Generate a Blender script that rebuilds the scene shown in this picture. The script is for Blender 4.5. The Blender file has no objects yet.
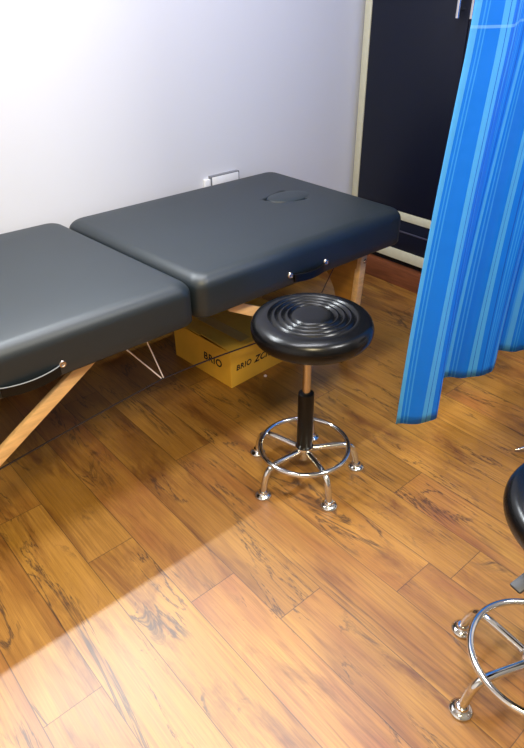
import bpy, bmesh, math, random
from mathutils import Vector, Matrix
random.seed(7)
PI = math.pi
C = bpy.context.scene.collection
sc = bpy.context.scene

# ------------------------------------------------------------------ helpers
def lin(c):
    return tuple(((v/255)/12.92 if v/255 <= .04045 else ((v/255+.055)/1.055)**2.4) for v in c) + (1.0,)

def link(o, parent=None):
    C.objects.link(o)
    if parent: o.parent = parent
    return o

def obj(name, bm, mats, parent=None, smooth=True, angle=35):
    me = bpy.data.meshes.new(name)
    bmesh.ops.recalc_face_normals(bm, faces=bm.faces[:])
    if smooth:
        for f in bm.faces: f.smooth = True
        for e in bm.edges:
            if len(e.link_faces) == 2 and e.calc_face_angle(0) > math.radians(angle): e.smooth = False
    bm.to_mesh(me); bm.free()
    for m in (mats if isinstance(mats, (list, tuple)) else [mats]): me.materials.append(m)
    return link(bpy.data.objects.new(name, me), parent)

def thing(name, label, cat, loc=(0, 0, 0), rotz=0, group=None):
    o = bpy.data.objects.new(name, None)
    o.empty_display_size = .1
    link(o); o.location = loc; o.rotation_euler = (0, 0, rotz)
    o['label'] = label; o['category'] = cat
    if group: o['group'] = group
    return o

def tag(o, label, cat, group=None):
    o['label'] = label; o['category'] = cat
    if group: o['group'] = group
    return o

def struct(o, label, cat):
    o['kind'] = 'structure'; o['label'] = label; o['category'] = cat
    return o

def box(bm, x0, x1, y0, y1, z0, z1, bev=0, seg=2, mi=0):
    v = [bm.verts.new((x, y, z)) for z in (z0, z1) for y in (y0, y1) for x in (x0, x1)]
    fs = [bm.faces.new([v[i] for i in q]) for q in ((0, 2, 3, 1), (4, 5, 7, 6), (0, 1, 5, 4), (2, 6, 7, 3), (0, 4, 6, 2), (1, 3, 7, 5))]
    for f in fs: f.material_index = mi
    if bev:
        es = list({e for f in fs for e in f.edges})
        r = bmesh.ops.bevel(bm, geom=es, offset=bev, segments=seg, affect='EDGES', profile=.5)
        for f in r['faces']: f.material_index = mi
    return v

def frame_for(d):
    d = d.normalized()
    a = Vector((0, 0, 1)) if abs(d.z) < .95 else Vector((1, 0, 0))
    s = d.cross(a).normalized(); return s, s.cross(d).normalized()

def tube(bm, pts, r, n=14, closed=False, cap=True):
    pts = [Vector(p) for p in pts]; m = len(pts)
    rs = r if isinstance(r, (list, tuple)) else [r]*m
    s = None; loops = []
    for i, p in enumerate(pts):
        if closed: d = pts[(i+1) % m]-pts[i-1]
        else: d = pts[min(i+1, m-1)]-pts[max(i-1, 0)]
        d.normalize()
        if s is None: s, t = frame_for(d)
        else:
            s = (s-d*s.dot(d)).normalized()
        t = s.cross(d).normalized()
        loops.append([bm.verts.new(p+(s*math.cos(a)+t*math.sin(a))*rs[i]) for a in [2*PI*k/n for k in range(n)]])
    for i in range(m if closed else m-1):
        A, B = loops[i], loops[(i+1) % m]
        for k in range(n): bm.faces.new((A[k], A[(k+1) % n], B[(k+1) % n], B[k]))
    if cap and not closed:
        bm.faces.new(loops[0]); bm.faces.new(loops[-1][::-1])

def lathe(bm, prof, c=(0, 0, 0), n=48, axis='z'):
    """prof: list of (radius, height) from one axis end to the other"""
    c = Vector(c); loops = []
    def P(r, h, a):
        x, y = r*math.cos(a), r*math.sin(a)
        return c+Vector((x, y, h)) if axis == 'z' else c+Vector((x, h, y))
    for r, h in prof:
        if r < 1e-6: loops.append([bm.verts.new(P(0, h, 0))])
        else: loops.append([bm.verts.new(P(r, h, 2*PI*k/n)) for k in range(n)])
    for A, B in zip(loops, loops[1:]):
        for k in range(n):
            k2 = (k+1) % n
            if len(A) == 1 and len(B) == 1: continue
            if len(A) == 1: bm.faces.new((A[0], B[k], B[k2]))
            elif len(B) == 1: bm.faces.new((A[k], A[k2], B[0]))
            else: bm.faces.new((A[k], A[k2], B[k2], B[k]))
    for L in (loops[0], loops[-1]):
        if len(L) > 2: bm.faces.new(L)

def bar(bm, a, b, w, h, side=None, bev=.002):
    """rectangular bar from a to b; w across 'side', h across the third axis"""
    a, b = Vector(a), Vector(b); d = (b-a).normalized()
    s = Vector(side).normalized() if side else frame_for(d)[0]
    s = (s-d*s.dot(d)).normalized(); t = d.cross(s)
    L = (b-a).length; v = []
    for l in (0, L):
        for y in (-h/2, h/2):
            for x in (-w/2, w/2): v.append(bm.verts.new(a+d*l+s*x+t*y))
    fs = [bm.faces.new([v[i] for i in q]) for q in ((0, 2, 3, 1), (4, 5, 7, 6), (0, 1, 5, 4), (2, 6, 7, 3), (0, 4, 6, 2), (1, 3, 7, 5))]
    if bev:
        bmesh.ops.bevel(bm, geom=list({e for f in fs for e in f.edges}), offset=bev, segments=2, affect='EDGES', profile=.5)

def catmull(P, n=8):
    P = [Vector(p) for p in P]; out = []
    for i in range(len(P)-1):
        a = P[i-1] if i else P[0]*2-P[1]; b = P[i]; c = P[i+1]; d = P[i+2] if i+2 < len(P) else P[-1]*2-P[-2]
        for k in range(n):
            t = k/n
            out.append(.5*((2*b)+(c-a)*t+(2*a-5*b+4*c-d)*t*t+(3*b-a-3*c+d)*t**3))
    out.append(P[-1]); return out

# ------------------------------------------------------------------ materials
def mat(name):
    m = bpy.data.materials.new(name); m.use_nodes = True
    nt = m.node_tree; b = nt.nodes['Principled BSDF']
    return m, nt, b

def N(nt, t, **kw):
    n = nt.nodes.new(t)
    for k, v in kw.items(): setattr(n, k, v)
    return n

def simple(name, col, rough=.5, metal=0, spec=.5, bump=0, bscale=200, var=0, vscale=6, stretch=None):
    m, nt, b = mat(name); c = lin(col)
    b.inputs['Base Color'].default_value = c
    b.inputs['Roughness'].default_value = rough; b.inputs['Metallic'].default_value = metal
    b.inputs['Specular IOR Level'].default_value = spec
    tc = N(nt, 'ShaderNodeTexCoord')
    if var:
        mp = N(nt, 'ShaderNodeMapping'); mp.inputs['Scale'].default_value = stretch or (1, 1, 1)
        nt.links.new(tc.outputs['Object'], mp.inputs[0])
        no = N(nt, 'ShaderNodeTexNoise'); no.inputs['Scale'].default_value = vscale; no.inputs['Detail'].default_value = 5
        nt.links.new(mp.outputs[0], no.inputs['Vector'])
        r = N(nt, 'ShaderNodeValToRGB')
        r.color_ramp.elements[0].position = .3; r.color_ramp.elements[1].position = .7
        r.color_ramp.elements[0].color = tuple(x*(1-var) for x in c[:3])+(1,)
        r.color_ramp.elements[1].color = tuple(min(1, x*(1+var)) for x in c[:3])+(1,)
        nt.links.new(no.outputs[0], r.inputs[0]); nt.links.new(r.outputs[0], b.inputs['Base Color'])
    if bump:
        n2 = N(nt, 'ShaderNodeTexNoise'); n2.inputs['Scale'].default_value = bscale; n2.inputs['Detail'].default_value = 3
        nt.links.new(tc.outputs['Object'], n2.inputs['Vector'])
        bp = N(nt, 'ShaderNodeBump'); bp.inputs['Strength'].default_value = bump; bp.inputs['Distance'].default_value = .002
        nt.links.new(n2.outputs[0], bp.inputs['Height']); nt.links.new(bp.outputs[0], b.inputs['Normal'])
    return m

M_wall = simple('wall_paint', (222, 223, 229), .75, bump=.05, bscale=300)
M_wall_dark = simple('dark_wall_paint', (120, 116, 110), .8)
M_ceil = simple('ceiling_paint', (235, 235, 232), .9)
M_vinyl = simple('table_vinyl', (26, 35, 41), .45, spec=.6, bump=.12, bscale=420, var=.08, vscale=3)
M_plug = simple('plug_vinyl', (30, 40, 46), .45, spec=.6, bump=.12, bscale=420)
M_seat = simple('stool_vinyl', (6, 7, 10), .26, spec=.34, bump=.04, bscale=350)
M_chrome = simple('chrome', (215, 215, 215), .10, 1)
M_steel = simple('brushed_steel', (195, 185, 175), .25, 1)
M_black = simple('black_plastic', (8, 8, 9), .35, spec=.3)
M_lever = simple('grey_plastic', (50, 52, 58), .5)
M_beech = simple('beech_wood', (222, 178, 120), .5, var=.16, vscale=14, stretch=(1, 6, 6))
M_panel = simple('plywood_panel', (168, 118, 48), .5, var=.15, vscale=10, stretch=(1, 1, 6))
M_rail = simple('rail_wood', (52, 36, 26), .6, var=.15, vscale=14)
M_cable = simple('dark_cable', (38, 24, 22), .5)
M_cord = simple('white_cord', (240, 228, 220), .5)
M_card = simple('cardboard', (226, 172, 50), .7, var=.07, vscale=9)
M_flap = simple('cardboard_flap', (232, 182, 62), .7, var=.08, vscale=7)
M_tape = simple('parcel_tape', (196, 160, 78), .25)
M_ink = simple('black_ink', (22, 16, 12), .7)
M_door = simple('wardrobe_laminate', (10, 16, 34), .45, spec=.35)
M_cream = simple('cream_edge', (206, 203, 176), .55, var=.04, vscale=40)
M_grey = simple('grey_groove', (72, 72, 88), .4)
M_plinth = simple('red_brown_wood', (122, 70, 42), .45, var=.3, vscale=7, stretch=(3, 1, 14))
M_white = simple('socket_plastic', (238, 238, 240), .35)
M_line = simple('socket_outline_grey', (120, 122, 128), .5)  # grey outline around the socket cover plate
M_dark = simple('dark_gap', (8, 8, 10), .8)

def floor_material():
    m, nt, b = mat('laminate_planks'); L = nt.links.new
    uv = N(nt, 'ShaderNodeUVMap', uv_map='plank')          # u across plank (m), v along plank (m)
    at = N(nt, 'ShaderNodeAttribute', attribute_name='tone')
    sep = N(nt, 'ShaderNodeSeparateXYZ'); L(uv.outputs[0], sep.inputs[0])
    sc_ = N(nt, 'ShaderNodeSeparateColor'); L(at.outputs['Color'], sc_.inputs[0])
    def math_(op, a, b_=None, c=None):
        n = N(nt, 'ShaderNodeMath', operation=op)
        for i, x in enumerate((a, b_, c)):
            if x is None: continue
            if isinstance(x, (int, float)): n.inputs[i].default_value = x
            else: L(x, n.inputs[i])
        return n.outputs[0]
    # per-plank shifted coordinates
    cx = math_('ADD', sep.outputs[0], math_('MULTIPLY', sc_.outputs[0], 37.0))
    cy = math_('ADD', sep.outputs[1], math_('MULTIPLY', sc_.outputs[1], 53.0))
    comb = N(nt, 'ShaderNodeCombineXYZ'); L(cx, comb.inputs[0]); L(cy, comb.inputs[1])
    def noise(scale, sx, sy, det=4, rough=.55, dist=0):
        mp = N(nt, 'ShaderNodeMapping'); mp.inputs['Scale'].default_value = (sx, sy, 1); L(comb.outputs[0], mp.inputs[0])
        n = N(nt, 'ShaderNodeTexNoise'); n.inputs['Scale'].default_value = scale; n.inputs['Detail'].default_value = det
        n.inputs['Roughness'].default_value = rough; n.inputs['Distortion'].default_value = dist
        L(mp.outputs[0], n.inputs['Vector']); return n.outputs[0]
    def ramp(x, stops):
        r = N(nt, 'ShaderNodeValToRGB'); e = r.color_ramp.elements
        e[0].position, e[0].color = stops[0]; e[1].position, e[1].color = stops[-1]
        for p, c in stops[1:-1]:
            k = e.new(p); k.color = c
        L(x, r.inputs[0]); return r.outputs[0]
    def mix(f, a, b_, mode='MIX'):
        n = N(nt, 'ShaderNodeMix', data_type='RGBA', blend_type=mode)
        for i, x in ((0, f), (6, a), (7, b_)):
            if isinstance(x, (int, float)): n.inputs[i].default_value = x
            elif isinstance(x, tuple): n.inputs[i].default_value = x
            else: L(x, n.inputs[i])
        return n.outputs[2]
    W = (1, 1, 1, 1); K = (0, 0, 0, 1)
    # base hue per plank: golden -> red brown
    base = ramp(sc_.outputs[2], [(0, lin(F_GOLD)), (.5, lin(F_MID)), (1, lin(F_RED))])
    broad = noise(3.2, 3.0, .8, 3)
    base = mix(ramp(broad, [(.35, K), (.65, W)]), base, lin(F_LIGHT))
    base = mix(ramp(noise(3.6, 2.4, .5, 5, .65, .8), [(.52, K), (.70, W)]), base, lin(F_DEEP))
    pv = ramp(sc_.outputs[0], [(0, (.80, .78, .74, 1)), (1, (1.08, 1.08, 1.08, 1))])
    base = mix(1.0, base, pv, 'MULTIPLY')
    fine = noise(26, 8.0, .16, 6, .7, .5)
    base = mix(.7, base, ramp(fine, [(.32, (.50, .44, .38, 1)), (.60, (1.02, 1.02, 1.0, 1))]), 'MULTIPLY')
    # cathedral rings
    mp = N(nt, 'ShaderNodeMapping'); mp.inputs['Scale'].default_value = (10, 1.4, 1); L(comb.outputs[0], mp.inputs[0])
    wv = N(nt, 'ShaderNodeTexWave', wave_type='BANDS'); wv.inputs['Scale'].default_value = 1.5
    wv.inputs['Distortion'].default_value = 10; wv.inputs['Detail'].default_value = 2.5; wv.inputs['Detail Scale'].default_value = .9
    L(mp.outputs[0], wv.inputs['Vector'])
    rings = ramp(wv.outputs[0], [(.0, (.72, .68, .62, 1)), (.35, W)])
    base = mix(ramp(noise(1.7, 2.2, .8, 2), [(.45, K), (.6, (.75, .75, .75, 1))]), base, mix(1.0, base, rings, 'MULTIPLY'))
    # rustic dark patches and thin cracks
    cr = noise(3.4, 2.6, .35, 7, .62, 1.0)
    crack = math_('SUBTRACT', 1.0, math_('MULTIPLY', math_('ABSOLUTE', math_('SUBTRACT', cr, .5)), 60.0))
    gate = ramp(noise(2.6, 2.2, 1.0, 2), [(.47, K), (.55, W)])
    cm = math_('MULTIPLY', math_('MAXIMUM', crack, 0.0), gate)
    base = mix(math_('MULTIPLY', cm, .9), base, lin((58, 36, 22)))
    blot = ramp(noise(9, 2.0, .9, 7, .75, .8), [(.56, K), (.66, W)])
    g2 = ramp(noise(2.1, 2.6, 1.1, 2), [(.54, K), (.64, W)])
    bm_ = math_('MULTIPLY', blot, g2)
    base = mix(math_('MULTIPLY', bm_, .75), base, lin((70, 46, 26)))
    # joint lines between planks
    ed = math_('MINIMUM', sep.outputs[0], math_('SUBTRACT', PW, sep.outputs[0]))
    ed2 = math_('MINIMUM', sep.outputs[1], math_('SUBTRACT', PL, sep.outputs[1]))
    e = math_('MINIMUM', ed, ed2)
    jm = math_('LESS_THAN', e, .0011)
    base = mix(math_('MULTIPLY', jm, .72), base, lin((52, 28, 14)))
    L(base, b.inputs['Base Color'])
    rr = N(nt, 'ShaderNodeMapRange'); rr.inputs[3].default_value = .36; rr.inputs[4].default_value = .46
    L(fine, rr.inputs[0]); L(rr.outputs[0], b.inputs['Roughness'])
    b.inputs['Specular IOR Level'].default_value = .85
    bp = N(nt, 'ShaderNodeBump'); bp.inputs['Strength'].default_value = .15; bp.inputs['Distance'].default_value = .001
    h = math_('SUBTRACT', fine, math_('MULTIPLY', jm, 1.0)); L(h, bp.inputs['Height']); L(bp.outputs[0], b.inputs['Normal'])
    return m

F_GOLD, F_MID, F_RED = (162, 118, 36), (146, 96, 36), (140, 84, 44)
F_LIGHT, F_DEEP = (172, 124, 52), (112, 66, 22)
PW, PL = .1407, 1.21

def curtain_material():
    m, nt, b = mat('striped_curtain_cloth'); L = nt.links.new
    uv = N(nt, 'ShaderNodeUVMap', uv_map='cloth')
    sep = N(nt, 'ShaderNodeSeparateXYZ'); L(uv.outputs[0], sep.inputs[0])
    fr = N(nt, 'ShaderNodeMath', operation='DIVIDE'); fr.inputs[1].default_value = .185; L(sep.outputs[0], fr.inputs[0])
    f2 = N(nt, 'ShaderNodeMath', operation='FRACT'); L(fr.outputs[0], f2.inputs[0])
    r = N(nt, 'ShaderNodeValToRGB'); r.color_ramp.interpolation = 'CONSTANT'
    Lt, Bl, Ln, Dk = lin((84, 182, 246)), lin((0, 132, 240)), lin((54, 162, 247)), lin((0, 100, 214))
    stops = [(0, Lt), (.075, Bl), (.12, Ln), (.14, Bl), (.17, Ln), (.19, Bl), (.40, Lt), (.485, Dk), (.50, Lt), (.585, Bl),
             (.68, Dk), (.70, Bl), (.73, Ln), (.75, Bl), (.78, Ln), (.80, Bl), (.83, Ln), (.85, Bl), (.90, Dk), (.92, Bl), (.97, Ln)]
    e = r.color_ramp.elements
    e[0].position, e[0].color = stops[0]; e[1].position, e[1].color = stops[-1]
    for p, c in stops[1:-1]:
        k = e.new(p); k.color = c
    L(f2.outputs[0], r.inputs[0])
    col = r.outputs[0]
    # pressed crease lines across the cloth
    for z, w in ((1.252, .003),):
        s = N(nt, 'ShaderNodeMath', operation='COMPARE'); s.inputs[1].default_value = z; s.inputs[2].default_value = w
        L(sep.outputs[1], s.inputs[0])
        mx = N(nt, 'ShaderNodeMix', data_type='RGBA'); mu = N(nt, 'ShaderNodeMath', operation='MULTIPLY'); mu.inputs[1].default_value = .45
        L(s.outputs[0], mu.inputs[0]); L(mu.outputs[0], mx.inputs[0]); L(col, mx.inputs[6]); mx.inputs[7].default_value = lin((150, 215, 250))
        col = mx.outputs[2]
    L(col, b.inputs['Base Color']); b.inputs['Roughness'].default_value = .55
    tr = N(nt, 'ShaderNodeBsdfTranslucent'); L(col, tr.inputs[0])
    ms = N(nt, 'ShaderNodeMixShader'); ms.inputs[0].default_value = .35
    L(b.outputs[0], ms.inputs[1]); L(tr.outputs[0], ms.inputs[2]); L(ms.outputs[0], nt.nodes['Material Output'].inputs[0])
    no = N(nt, 'ShaderNodeTexNoise'); no.inputs['Scale'].default_value = 9; no.inputs['Detail'].default_value = 3
    tc = N(nt, 'ShaderNodeTexCoord'); L(tc.outputs['Object'], no.inputs['Vector'])
    bp = N(nt, 'ShaderNodeBump'); bp.inputs['Strength'].default_value = .5; bp.inputs['Distance'].default_value = .01
    L(no.outputs[0], bp.inputs['Height']); L(bp.outputs[0], b.inputs['Normal'])
    return m

# ------------------------------------------------------------------ room
X0, X1, Y0, Y1, ZC = -1.6, 3.0, -1.3, 2.115, 2.6
def make_floor():
    bm = bmesh.new(); uvl = bm.loops.layers.uv.new('plank'); cl = bm.loops.layers.float_color.new('tone')
    joints = {-2: .55, -1: .83, 0: 1.467, 1: 1.167, 2: .877, 3: .69, 4: 1.36, 5: .549, 6: .48, 7: .784, 8: 1.3, 9: .35}
    tones = {-1: .25, 0: .35, 1: .2, 2: .75, 3: .6, 4: .5, 5: .75, 6: .5}
    i0 = int((X0-.224)//PW); i1 = int((X1-.224)//PW)+1
    for i in range(i0, i1):
        xa = .224+i*PW; off = joints.get(i, random.uniform(0, PL))
        k = int((Y0-1.3-off)//PL)
        while off+k*PL < Y1:
            ya, yb = off+k*PL, off+(k+1)*PL
            tone = (random.random(), random.random(), min(1, max(0, tones.get(i, .5)+random.uniform(-.3, .3))), 1)
            cx0, cx1, cy0, cy1 = max(xa, X0), min(xa+PW, X1), max(ya, Y0), min(yb, Y1)
            if cx1 > cx0+1e-5 and cy1 > cy0+1e-5:
                f = bm.faces.new([bm.verts.new(p) for p in ((cx0, cy0, 0), (cx1, cy0, 0), (cx1, cy1, 0), (cx0, cy1, 0))])
                for l in f.loops:
                    l[uvl].uv = (l.vert.co.x-xa, l.vert.co.y-ya); l[cl] = tone
            k += 1
    o = obj('floor', bm, floor_material(), smooth=False)
    struct(o, 'brown rustic wood laminate plank floor', 'floor')
make_floor()
bm = bmesh.new(); box(bm, X0, X1, Y1, Y1+.1, 0, ZC)
struct(obj('wall_left', bm, M_wall, smooth=False), 'plain white painted wall behind the massage table', 'wall')
bm = bmesh.new(); box(bm, X1, X1+.1, Y0, Y1+.1, 0, ZC)
struct(obj('wall_back', bm, M_wall, smooth=False), 'white wall behind the dark wardrobe', 'wall')
bm = bmesh.new(); box(bm, X0-.1, X0, Y0, Y1+.1, 0, ZC)
struct(obj('wall_front', bm, M_wall, smooth=False), 'white wall out of frame at the left end', 'wall')
bm = bmesh.new()
box(bm, X0, X1, Y0-.1, Y0, 0, ZC)
struct(obj('wall_right', bm, M_wall_dark, smooth=False), 'grey wall behind the camera, out of frame', 'wall')
bm = bmesh.new(); box(bm, X0, X1, Y0, Y1, ZC, ZC+.1)
struct(obj('ceiling', bm, M_ceil, smooth=False), 'white ceiling', 'ceiling')
bm = bmesh.new(); box(bm, X0, 2.40, Y1-.012, Y1, 0, .08, .003)
struct(obj('baseboard_left', bm, M_plinth), 'red brown baseboard along the white wall', 'baseboard')

# ------------------------------------------------------------------ wardrobe
FX = 2.411
w = thing('wardrobe', 'dark navy wardrobe with cream edging and long metal handle beside the white wall', 'wardrobe', (FX, 1.5, 0))
def wb(x0, x1, y0, y1, z0, z1, bev=0):
    bm = bmesh.new(); box(bm, x0, x1, y0-1.5, y1-1.5, z0, z1, bev); return bm
obj('plinth', wb(0, .50, .70, 2.095, 0, .105, .002), M_plinth, w)
obj('carcass', wb(.03, .52, .70, 2.08, .105, 2.2), M_dark, w)
fr = bmesh.new()
for a in ((2.043, 2.080, .14, 2.2), (.72, 2.0429, .14, .19), (.72, 2.0429, .343, .381), (.72, 2.0429, 2.16, 2.2), (.72, .757, .19, 2.16)):
    box(fr, 0, .03, a[0]-1.5, a[1]-1.5, a[2], a[3], .0015)
obj('frame', fr, M_cream, w)
dr = obj('drawer', wb(.006, .03, .76, 2.041, .192, .341, .001), M_door, w)
obj('drawer_groove', wb(.001, .007, .78, 2.03, .283, .289), M_grey, dr)
d1 = obj('door', wb(.002, .03, 1.548, 2.041, .383, 2.158, .0015), M_door, w)
d2 = obj('door', wb(.002, .03, .76, 1.545, .383, 2.158, .0015), M_door, w)
hb = bmesh.new()
tube(hb, [(-.032, .078, 1.203), (-.032, .078, 1.56)], .0095)
for z in (1.23, 1.53): tube(hb, [(-.032, .078, z), (.004, .078, z)], .005)
obj('handle', hb, M_chrome, d1)
hb = bmesh.new()
tube(hb, [(-.032, .015, 1.203), (-.032, .015, 1.56)], .0095)
for z in (1.23, 1.53): tube(hb, [(-.032, .015, z), (.004, .015, z)], .005)
obj('handle', hb, M_chrome, d2)

# ------------------------------------------------------------------ wall socket
s = thing('wall_socket', 'white socket box low on the wall just above the table top', 'socket', (1.59, Y1, .612))
bm = bmesh.new(); box(bm, -.055, .088, -.022, 0, -.045, .030, .004); obj('cover_plate', bm, M_white, s)
bm = bmesh.new(); box(bm, -.088, -.06, -.018, 0, -.04, .024, .003); obj('switch', bm, M_white, s)
bm = bmesh.new()
for a in ((-.055, .088, .030, .0335), (.088, .0915, -.045, .0335), (-.0585, -.055, -.045, .0335)):
    box(bm, a[0], a[1], -.020, 0, a[2], a[3])
obj('plate_rim', bm, M_line, s)

# ------------------------------------------------------------------ massage table
T = thing('massage_table', 'black padded folding massage table with beech legs against the white wall', 'massage table', (.865, 1.69, 0))
TX, TY = .865, 1.69
def rrect(x0, x1, y0, y1, r, n=8):
    P = []
    for cx, cy, a0 in ((x1-r, y1-r, 0), (x0+r, y1-r, PI/2), (x0+r, y0+r, PI), (x1-r, y0+r, 1.5*PI)):
        for k in range(n+1):
            a = a0+PI/2*k/n; P.append((cx+r*math.cos(a), cy+r*math.sin(a)))
    return P
def skew(x, y):      # the hinge edges of the two halves are slightly out of square
    w_ = max(0, 1-abs(x-.872)/.5); return -.05*w_*(y-1.66)/.75
def lift(x, y):
    return .010*max(0, min(1, (.86-x)/.5))*(y-1.35)/.7
def padded(x0, x1, y0, y1, z0, z1, rc=.045, re=.04, crown=.004, hole=None):
    bm = bmesh.new(); loops = []
    prof = [(.004, z0), (0, z0+.006)]
    prof += [(0, z0+.006+(z1-re-z0-.006)*t) for t in (.33, .66, 1)]
    prof += [(re*(1-math.cos(a)), z1-re+re*math.sin(a)) for a in [PI/2*k/8 for k in range(1, 9)]]
    prof += [(re+.03, z1+crown*.6), (re+.09, z1+crown)]
    for d, z in prof:
        P = rrect(x0+d, x1-d, y0+d, y1-d, max(.004, rc-d*.35) if d < re+.01 else rc)
        loops.append([bm.verts.new((x-TX+skew(x, y), y-TY, z+lift(x, y))) for x, y in P])
    for A, B in zip(loops, loops[1:]):
        for k in range(len(A)):
            bm.faces.new((A[k], A[(k+1) % len(A)], B[(k+1) % len(A)], B[k]))
    bm.faces.new(loops[0][::-1])
    if hole:
        cx, cy, a, b, rot = hole; n = len(loops[-1])
        top = loops[-1]
        # ring of hole points ordered by the angle of the outer loop
        H = []
        for v in top:
            ang = math.atan2(v.co.y+TY-cy, v.co.x+TX-cx)-rot
            r = a*b/math.hypot(b*math.cos(ang), a*math.sin(ang))
            H.append((ang+rot, r))
        prev = top
        for rr, dz in ((1.22, 0), (1.08, 0), (1.0, -.005), (.97, -.014), (.96, -.05)):
            cur = [bm.verts.new((cx-TX+r*rr*math.cos(t), cy-TY+r*rr*math.sin(t), z1+crown+dz)) for t, r in H]
            for k in range(n): bm.faces.new((prev[k], prev[(k+1) % n], cur[(k+1) % n], cur[k]))
            prev = cur
        bm.faces.new(prev)
    else: bm.faces.new(loops[-1])
    return bm
HOLE = (1.615, 1.712, .104, .068, -.12)
obj('cushion', padded(-.12, .868, 1.318, 2.092, .500, .630), M_vinyl, T, angle=60)
cr = obj('cushion', padded(.876, 1.846, 1.322, 2.070, .500, .630, hole=HOLE), M_vinyl, T, angle=60)
# face hole plug
bm = bmesh.new(); cx, cy, a, b, rot = HOLE
prev = None
for sfac, z in ((.90, .59), (.93, .612), (.92, .624), (.86, .632), (.7, .636), (.4, .638), (0, .638)):
    if sfac == 0: cur = [bm.verts.new((cx-TX, cy-TY, z+.002))]
    else:
        cur = []
        for k in range(40):
            t = 2*PI*k/40; x, y = a*sfac*math.cos(t), b*sfac*math.sin(t)
            cur.append(bm.verts.new((cx-TX+x*math.cos(rot)-y*math.sin(rot), cy-TY+x*math.sin(rot)+y*math.cos(rot), z+.002)))
    if prev:
        for k in range(40):
            if len(cur) == 1: bm.faces.new((prev[k], prev[(k+1) % 40], cur[0]))
            else: bm.faces.new((prev[k], prev[(k+1) % 40], cur[(k+1) % 40], cur[k]))
    prev = cur
pl = obj('face_hole_plug', bm, M_plug, T); pl['label'] = 'oval face hole plug'
def tobj(name, bm, m, parent=T, **k): return obj(name, bm, m, parent, **k)
# wooden frames below each cushion
for a, b_ in ((-.10, .855), (.875, 1.845)):
    bm = bmesh.new()
    for q in ((a+.03, b_-.03, 1.42, 1.442), (a+.03, b_-.03, 1.96, 1.982), (a+.03, a+.052, 1.4425, 1.9595), (b_-.052, b_-.03, 1.4425, 1.9595)):
        box(bm, q[0]-TX, q[1]-TX, q[2]-TY, q[3]-TY, .482, .4999, .002)
    tobj('frame', bm, M_rail)
# legs, braces
for sx in (-1, 1):
    for y in (1.40, 1.99):
        xt = .865+sx*.845; xb = .865+sx*.822
        bm = bmesh.new(); bar(bm, (xt-TX, y-TY, .499), (xb-TX, y-TY, .20), .032, .026, (1, 0, 0))
        bar(bm, (xb-TX+.012*sx, y-TY+(.019 if y < 1.7 else -.019), .26), (xb-.02*sx-TX, y-TY+(.019 if y < 1.7 else -.019), .012), .036, .011, (1, 0, 0))
        leg = tobj('leg', bm, M_beech)
        bm = bmesh.new(); box(bm, xb-.02*sx-TX-.021, xb-.02*sx-TX+.021, y-TY+(.019 if y < 1.7 else -.019)-.009, y-TY+(.019 if y < 1.7 else -.019)+.009, 0, .0135, .003)
        obj('rubber_foot', bm, M_black, leg)
        for z in (.44, .24):
            bm = bmesh.new(); lathe(bm, [(0, -.018), (.007, -.018), (.009, -.015), (.009, -.013)], (xt-TX-.03*sx*(.44-z)/.24, y-TY, z), 12, 'y')
            obj('bolt', bm, M_steel, leg)
        # brace: from below the hinge end down to the leg
        if sx < 0: A, B = (.592, y-.03, .505), (xb+.03, y-.03, .182)
        else: A, B = (1.045, y-.03, .485), (xb-.03, y-.03, .150)
        bm = bmesh.new(); bar(bm, (A[0]-TX, A[1]-TY, A[2]), (B[0]-TX, B[1]-TY, B[2]), .016, .036, (0, 1, 0))
        tobj('brace', bm, M_beech)
# arched end panels
for sx in (-1, 1):
    x = .865+sx*.828
    bm = bmesh.new()
    outer = [(-.285, .22), (-.285, .467), (.285, .467), (.285, .22)]
    arch = [(.20, .22)]+[(.20-.4*k/16, .22+.20*math.sin(PI*k/16)**.6) for k in range(1, 16)]+[(-.20, .22)]
    P = outer+arch
    for side in (0, 1):
        v = [bm.verts.new((x-TX+(side-.5)*.012, p[0], p[1])) for p in P]
        f = bm.faces.new(v)
        if side: 
            for k in range(len(P)): bm.faces.new((v0[k], v0[(k+1) % len(P)], v[(k+1) % len(P)], v[k]))
        v0 = v
    bmesh.ops.triangulate(bm, faces=[f for f in bm.faces if len(f.verts) > 4])
    tobj('end_panel', bm, M_panel, smooth=False)
# grommets and carry straps on the near face
yf = 1.322-TY
def grommet(x, z):
    bm = bmesh.new()
    lathe(bm, [(0, -.004), (.0035, -.005), (.005, -.0065), (.0085, -.006), (.0105, -.003), (.0115, 0), (.0115, .004)], (x-TX, yf, z), 24, 'y')
    return tobj('grommet', bm, M_steel)
for x, z in ((1.260, .538), (1.424, .538), (.470, .532), (.295, .532)): grommet(x, z)
def strap(xa, xb, z, piping):
    bm = bmesh.new(); n = 18
    for i in range(n+1):
        t = i/n; x = xa+(xb-xa)*t; sag = .022*math.sin(PI*t); out = .006+.012*math.sin(PI*t)
    rows = []
    for i in range(n+1):
        t = i/n; x = xa+(xb-xa)*t; out = .004+.012*math.sin(PI*t)**.7; sg = .004*math.sin(PI*t)
        rows.append([bm.verts.new((x-TX, yf-o, zz-sg)) for o, zz in ((out, z+.010), (out+.005, z+.008), (out+.006, z-.016), (out, z-.019))])
    for A, B in zip(rows, rows[1:]):
        for k in range(4): bm.faces.new((A[k], A[(k+1) % 4], B[(k+1) % 4], B[k]))
    bm.faces.new(rows[0]); bm.faces.new(rows[-1][::-1])
    st = tobj('carry_strap', bm, M_black)
    if piping:
        bm = bmesh.new()
        tube(bm, [(xa+(xb-xa)*i/n-TX, yf-(.004+.012*math.sin(PI*i/n)**.7)-.004, z+.010-.004*math.sin(PI*i/n)) for i in range(n+1)], .0012, 6)
        obj('strap_piping', bm, simple('piping', (150, 155, 160), .5), st)
strap(1.272, 1.412, .530, False); strap(.307, .460, .524, True)
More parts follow.
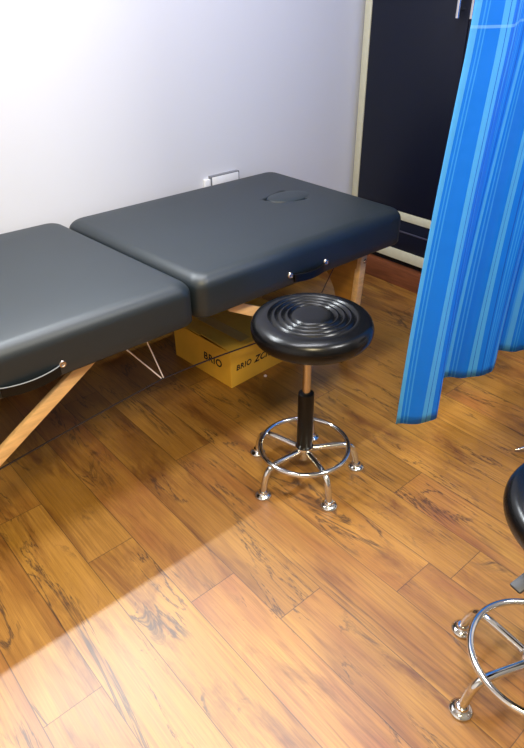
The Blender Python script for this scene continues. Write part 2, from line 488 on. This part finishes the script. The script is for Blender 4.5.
# under-table support cables
bm = bmesh.new()
tube(bm, catmull([(.045-TX, 1.45-TY, .17), (.29-TX, 1.50-TY, .165), (.613-TX, 1.50-TY, .204), (.854-TX, 1.5-TY, .229)], 6), .0028, 8)
tube(bm, catmull([(.854-TX, 1.5-TY, .229), (1.066-TX, 1.50-TY, .222), (1.403-TX, 1.50-TY, .196), (1.66-TX, 1.47-TY, .20)], 6), .0028, 8)
tube(bm, catmull([(1.486-TX, 1.41-TY, .333), (1.53-TX, 1.41-TY, .40), (1.585-TX, 1.41-TY, .475)], 4), .0017, 8)
tobj('support_cable', bm, M_cable)
bm = bmesh.new()
tube(bm, [(.718-TX, 1.49-TY, .468), (.712-TX, 1.495-TY, .425), (.848-TX, 1.5-TY, .233)], .0023, 8)
tube(bm, [(.812-TX, 1.49-TY, .468), (.804-TX, 1.495-TY, .410), (.856-TX, 1.5-TY, .232)], .0023, 8)
wc = tobj('hanging_cord', bm, M_cord); wc['label'] = 'thin white cord in a V'
# hinge between the halves
for y in (1.44, 1.95):
    bm = bmesh.new(); tube(bm, [(0, y-TY-.012, .494), (0, y-TY+.012, .494)], .0035, 10); tobj('hinge', bm, M_steel)

# ------------------------------------------------------------------ cardboard box
B = thing('cardboard_box', 'low brown cardboard box with black lettering on the floor under the table', 'box', (1.19, 1.567, 0), math.radians(3))
L_, W_, H_ = .40, .355, .160
bm = bmesh.new(); t_ = .004
for q in ((0, L_, 0, t_), (0, L_, W_-t_, W_), (0, t_, t_, W_-t_), (L_-t_, L_, t_, W_-t_)): box(bm, q[0], q[1], q[2], q[3], 0.0005, H_, .001, 1)
box(bm, t_, L_-t_, t_, W_-t_, .0005, .005)
obj('carton', bm, M_card, B)
for (ya, yb, lift) in ((.001, W_/2-.003, .010), (W_/2+.003, W_-.001, .004)):
    bm = bmesh.new(); inner = ya < .01
    rows = []
    for i in range(7):
        t = i/6; y = ya+(yb-ya)*t
        z = H_+.001+(lift*math.sin(t*PI/2) if inner else lift*math.cos(t*PI/2))
        rows.append([(x, y, z+dz) for x in (.001, L_-.001) for dz in (0, .003)])
    V = [[bm.verts.new(p) for p in r] for r in rows]
    for A, C_ in zip(V, V[1:]):
        bm.faces.new((A[1], A[3], C_[3], C_[1])); bm.faces.new((A[0], C_[0], C_[2], A[2]))
        bm.faces.new((A[0], A[1], C_[1], C_[0])); bm.faces.new((A[3], A[2], C_[2], C_[3]))
    bm.faces.new((V[0][0], V[0][2], V[0][3], V[0][1])); bm.faces.new((V[-1][0], V[-1][1], V[-1][3], V[-1][2]))
    obj('flap', bm, M_flap, B)
bm = bmesh.new(); box(bm, .07, .12, .02, W_-.02, H_+.0145, H_+.0152)
obj('tape', bm, M_tape, B)
def text(body, size, origin, xdir, updir, parent, shear=0, name='printed_lettering', off=.004):
    cu = bpy.data.curves.new(name, 'FONT'); cu.body = body; cu.size = size; cu.extrude = .0004; cu.shear = shear; cu.offset = off*size; cu.space_character = 1.12
    tmp = bpy.data.objects.new('tmp', cu); C.objects.link(tmp)
    dg = bpy.context.evaluated_depsgraph_get(); dg.update()
    me = bpy.data.meshes.new_from_object(tmp.evaluated_get(dg)); bpy.data.objects.remove(tmp)
    xd, ud = Vector(xdir), Vector(updir); nd = xd.cross(ud)
    Mx = Matrix((xd, ud, nd)).transposed().to_4x4(); Mx.translation = Vector(origin)
    me.transform(Mx); me.materials.clear(); me.materials.append(M_ink); me.name = name
    return link(bpy.data.objects.new(name, me), parent)
text('BRIO', .033, (.026, -.0006, .070), (1, 0, 0), (0, 0, 1), B, .15, off=.022)
text('ZCR', .040, (.122, -.0006, .066), (1, 0, 0), (0, 0, 1), B, .35, off=.022)
text('BRIO', .046, (-.0006, .165, .070), (0, -1, 0), (0, 0, 1), B, .1, off=.022)
tag(obj('paper_scrap', (lambda b_: (lathe(b_, [(0, 0), (.006, 0), (.007, .003), (.004, .007), (0, .008)], (0, 0, 0), 9), b_)[1])(bmesh.new()), M_cord),
    'tiny white scrap on the floor in front of the cardboard box', 'scrap').location = (1.345, 1.545, 0)

# ------------------------------------------------------------------ stools
RS = .172
def seat_bm():
    bm = bmesh.new(); zt = .562; zb = .493
    prof = [(0, zb+.004), (.13, zb+.004), (.150, zb)]
    zc = (zt+zb)/2-.003
    for k in range(1, 16):
        a = -PI/2+PI*k/16
        prof.append((RS-.030+.030*math.cos(a)**.85 if math.cos(a) > 0 else RS-.03, zc+.032*math.sin(a)))
    def top(r): return zt-.008*(r/RS)**4
    grooves = [.118, .099, .080, .062]
    r = .142
    prof.append((r, top(r)))
    rs = []
    for g in grooves:
        for dr, dz in ((.0075, 0), (.005, -.0008), (.0022, -.0052), (0, -.0066), (-.0022, -.0052), (-.005, -.0008)):
            rs.append((g+dr, top(g)+dz+.001))
    prof += rs
    prof += [(.050, zt+.0015), (.03, zt+.002), (0, zt+.002)]
    lathe(bm, prof, (0, 0, 0), 96)
    return bm
def make_stool(label):
    t = thing('stool', label, 'stool', (1.071, 1.045, 0), group='round chrome stools')
    obj('seat', seat_bm(), M_seat, t, angle=50)
    bm = bmesh.new()
    lathe(bm, [(0, .478), (.02, .478), (.05, .484), (.075, .488), (.10, .4925), (.10, .497), (0, .497)], (0, 0, 0), 40); obj('seat_plate', bm, M_black, t)
    bm = bmesh.new(); lathe(bm, [(0, .28), (.0125, .28), (.0125, .4815), (0, .4815)], (0, 0, 0), 24); obj('gas_lift', bm, M_steel, t)
    bm = bmesh.new(); lathe(bm, [(0, .105), (.0235, .105), (.0245, .11), (.0245, .300), (.0235, .307), (.017, .311), (.013, .311)], (0, 0, 0), 32); obj('post_sleeve', bm, M_black, t)
    bm = bmesh.new(); lathe(bm, [(0, .055), (.0165, .055), (.0165, .088), (.028, .092), (.030, .098), (.028, .106), (0, .106)], (0, 0, 0), 32); obj('hub', bm, M_chrome, t)
    bm = bmesh.new(); tube(bm, [(.139*math.cos(a), .139*math.sin(a), .105) for a in [2*PI*k/72 for k in range(72)]], .0080, 12, True); obj('foot_ring', bm, M_chrome, t)
    for k in range(5):
        a = math.radians(36+72*k)
        prof = [(.022, .092), (.06, .095), (.10, .098), (.128, .098), (.146, .092), (.158, .078), (.166, .055), (.171, .03), (.173, .012)]
        P = catmull([(r, 0, z) for r, z in prof], 4)
        bm = bmesh.new(); tube(bm, [(p.x*math.cos(a), p.x*math.sin(a), p.z) for p in P], .0100, 14)
        leg = obj('leg', bm, M_chrome, t)
        bm = bmesh.new()
        lathe(bm, [(0, 0), (.0250, 0), (.0262, .003), (.0250, .006), (.019, .0095), (.0135, .012), (.0125, .020), (0, .020)], (.173*math.cos(a), .174*math.sin(a), 0), 28)
        obj('foot', bm, M_chrome, leg, angle=70)
    bm = bmesh.new()
    tube(bm, [(.012, 0, .474), (.10, 0, .470), (.132, 0, .462)], .0045, 10)
    obj('lever_rod', bm, M_chrome, t)
    bm = bmesh.new(); bar(bm, (.125, 0, .463), (.178, 0, .449), .024, .009, (0, 1, 0), .004)
    obj('lever_paddle', bm, M_lever, t)
    return t
def dup(root, loc, rotz, label):
    r = root.copy(); C.objects.link(r); r.location = loc; r.rotation_euler = (0, 0, rotz); r['label'] = label
    for ch in list(root.children):
        c = ch.copy(); C.objects.link(c); c.parent = r
        for g in ch.children:
            d = g.copy(); C.objects.link(d); d.parent = c
    return r
st1 = make_stool('black round padded chrome stool with grooved seat in front of the massage table')
st2 = dup(st1, (.951, .200, 0), math.radians(51), 'black padded chrome stool cut off by the right edge, nearest the camera')
def set_lever(root, deg):
    for c in root.children:
        if c.name.startswith('lever'): c.rotation_euler = (0, 0, math.radians(deg))
set_lever(st1, 40)
for c in st1.children:
    if c.name.split('.')[0] in ('seat', 'seat_plate'): c.location = (.0105, -.002, .004)
set_lever(st2, 118)
for c in st2.children:
    if c.name.split('.')[0] in ('seat', 'seat_plate'): c.location = (.0, -.022, 0)

# ------------------------------------------------------------------ office chair leg tip at right edge
ch = thing('swivel_chair', 'swivel chair outside the right edge, only a thin chrome foot tip showing on the floor', 'chair', (1.92, .42, 0), math.radians(140))
for k in range(5):
    a = 2*PI*k/5
    bm = bmesh.new(); tube(bm, [(.03*math.cos(a), .03*math.sin(a), .075), (.2*math.cos(a), .2*math.sin(a), .045), (.30*math.cos(a), .30*math.sin(a), .022), (.338*math.cos(a), .338*math.sin(a), .013)], [.016, .012, .008, .003], 12)
    lg = obj('leg', bm, M_chrome, ch)
    bm = bmesh.new(); lathe(bm, [(0, 0), (.012, 0), (.012, .012), (.006, .03), (0, .03)], (.27*math.cos(a), .27*math.sin(a), 0), 16); obj('glide', bm, M_black, lg)
bm = bmesh.new(); lathe(bm, [(0, .05), (.03, .05), (.03, .1), (.022, .11), (.022, .41), (0, .41)], (0, 0, 0), 24); obj('post', bm, M_black, ch)
bm = bmesh.new(); box(bm, -.22, .22, -.22, .22, .41, .47, .028, 4); obj('seat', bm, M_seat, ch)
bm = bmesh.new(); box(bm, -.25, -.21, -.19, .19, .60, .98, .018, 4); obj('backrest', bm, M_seat, ch)
bm = bmesh.new(); tube(bm, [(-.10, 0, .40), (-.24, 0, .40), (-.262, 0, .45), (-.262, 0, .78)], .012, 10); obj('back_bar', bm, M_black, ch)
ch.rotation_euler.z = math.atan2(.636-.42, 1.662-1.92)

# ------------------------------------------------------------------ curtain
hem = [(1.280, .856), (1.33, .816), (1.396, .800), (1.44, .835), (1.60, .905), (1.66, .868), (1.745, .822), (1.79, .84), (1.885, .895), (1.95, .845), (2.05, .80), (2.15, .86), (2.25, .81), (2.36, .85)]
def make_curtain():
    path = catmull([(x, y, 0) for x, y in hem], 10)
    n = len(path); s = [0]
    for a, b_ in zip(path, path[1:]): s.append(s[-1]+(b_-a).length)
    bm = bmesh.new(); uvl = bm.loops.layers.uv.new('cloth'); rows = []
    zs = [.19+i*2.0/60 for i in range(61)]
    for z in zs:
        k = max(0.0, (z-.2)/2.0); row = []
        for i, p in enumerate(path):
            top = Vector((1.268+.068*min(1, k*2)+(p.x-1.268)*.94, .845+(p.y-.85)*.8, 0))
            q = p.lerp(top, min(1, k*1.6)**.9)
            rip = .0045*math.sin(s[i]*38+z*2.0)*(1-.3*k)+.003*math.sin(s[i]*71+1.3-z*3)
            row.append(bm.verts.new((q.x, q.y+rip, z)))
        rows.append(row)
    for j in range(60):
        for i in range(n-1):
            f = bm.faces.new((rows[j][i], rows[j][i+1], rows[j+1][i+1], rows[j+1][i]))
            for l, (a, b_) in zip(f.loops, ((i, j), (i+1, j), (i+1, j+1), (i, j+1))):
                l[uvl].uv = (s[a]+.000, zs[b_])
    return obj('curtain', bm, curtain_material(), angle=180)
cu = make_curtain()
sm = cu.modifiers.new('thick', 'SOLIDIFY'); sm.thickness = .0012
tag(cu, 'blue striped privacy curtain hanging in folds at the right', 'curtain')
rl = bmesh.new(); box(rl, 1.2, 2.41, .83, .86, 2.2, 2.225, .002)
for x in (1.3, 2.3): box(rl, x-.008, x+.008, .837, .853, 2.224, ZC)
tag(obj('curtain_rail', rl, M_white), 'white ceiling rail carrying the blue curtain, above the frame', 'rail')

# ------------------------------------------------------------------ camera
F, PT, RL, YW = 610.432635, .578853998, -.0101778617, .709791124
fw = Vector((math.sin(YW)*math.cos(PT), math.cos(YW)*math.cos(PT), -math.sin(PT)))
rt = Vector((math.cos(YW), -math.sin(YW), 0)); up = rt.cross(fw)
R = math.cos(RL)*rt+math.sin(RL)*up; U = -math.sin(RL)*rt+math.cos(RL)*up
cam = bpy.data.cameras.new('camera'); co = bpy.data.objects.new('camera', cam); C.objects.link(co)
mw = Matrix((R, U, -fw)).transposed().to_4x4(); mw.translation = Vector((0, 0, 1.35)); co.matrix_world = mw
cam.sensor_fit = 'VERTICAL'; cam.sensor_height = 36; cam.lens = 36*F/748; cam.clip_start = .02
sc.camera = co

# ------------------------------------------------------------------ lights
def area(name, loc, target, sx, sy, e, col, spread=180):
    l = bpy.data.lights.new(name, 'AREA'); l.shape = 'RECTANGLE'; l.size = sx; l.size_y = sy; l.energy = e; l.color = col
    l.spread = math.radians(spread)
    o = bpy.data.objects.new(name, l); C.objects.link(o); o.location = loc
    o.rotation_euler = (Vector(target)-Vector(loc)).to_track_quat('-Z', 'Y').to_euler(); return o
area('ceiling_fill_light', (-.1, -.25, 2.58), (-.1, -.25, 0), .6, .6, 40, (1, .85, .52))  # added warm fill, lifts the floor and the space under the table
area('ceiling_fill_light', (1.6, -.5, 2.58), (1.6, -.5, 0), .5, .5, 31, (.96, .96, .94))  # added fill that brightens the curtain and the right of the floor
area('ceiling_fill_light', (1.0, 1.25, 2.58), (1.0, 1.25, 0), 1.4, .3, 27, (.93, .94, 1))  # added cool wash for the white wall and the table top
# fluorescent batten on the white wall, above the frame
TZ, TYY = 2.01, 2.05
bl = thing('wall_batten_light', 'white tube light batten high on the wall over the massage table, above the frame', 'light', (.45, Y1, TZ))
bm = bmesh.new(); box(bm, -.62, .62, -.035, 0, .022, .065, .004); obj('housing', bm, M_white, bl)
for x in (-.61, .61):
    bm = bmesh.new(); box(bm, x-.01, x+.01, -.085, -.0, -.02, .0215, .003); obj('end_cap', bm, M_white, bl)
area('tube_light', (.45, TYY, TZ), (.45, TYY-1, TZ-.65), 1.18, .035, 21, (.90, .96, 1), 140)
wd = bpy.data.worlds.new('world'); sc.world = wd; wd.use_nodes = True
wd.node_tree.nodes['Background'].inputs[0].default_value = (.8, .88, 1, 1); wd.node_tree.nodes['Background'].inputs[1].default_value = .25
vs = sc.view_settings; vs.view_transform = 'Standard'; vs.look = 'None'; vs.gamma = 1; vs.use_curve_mapping = False; vs.exposure = .68
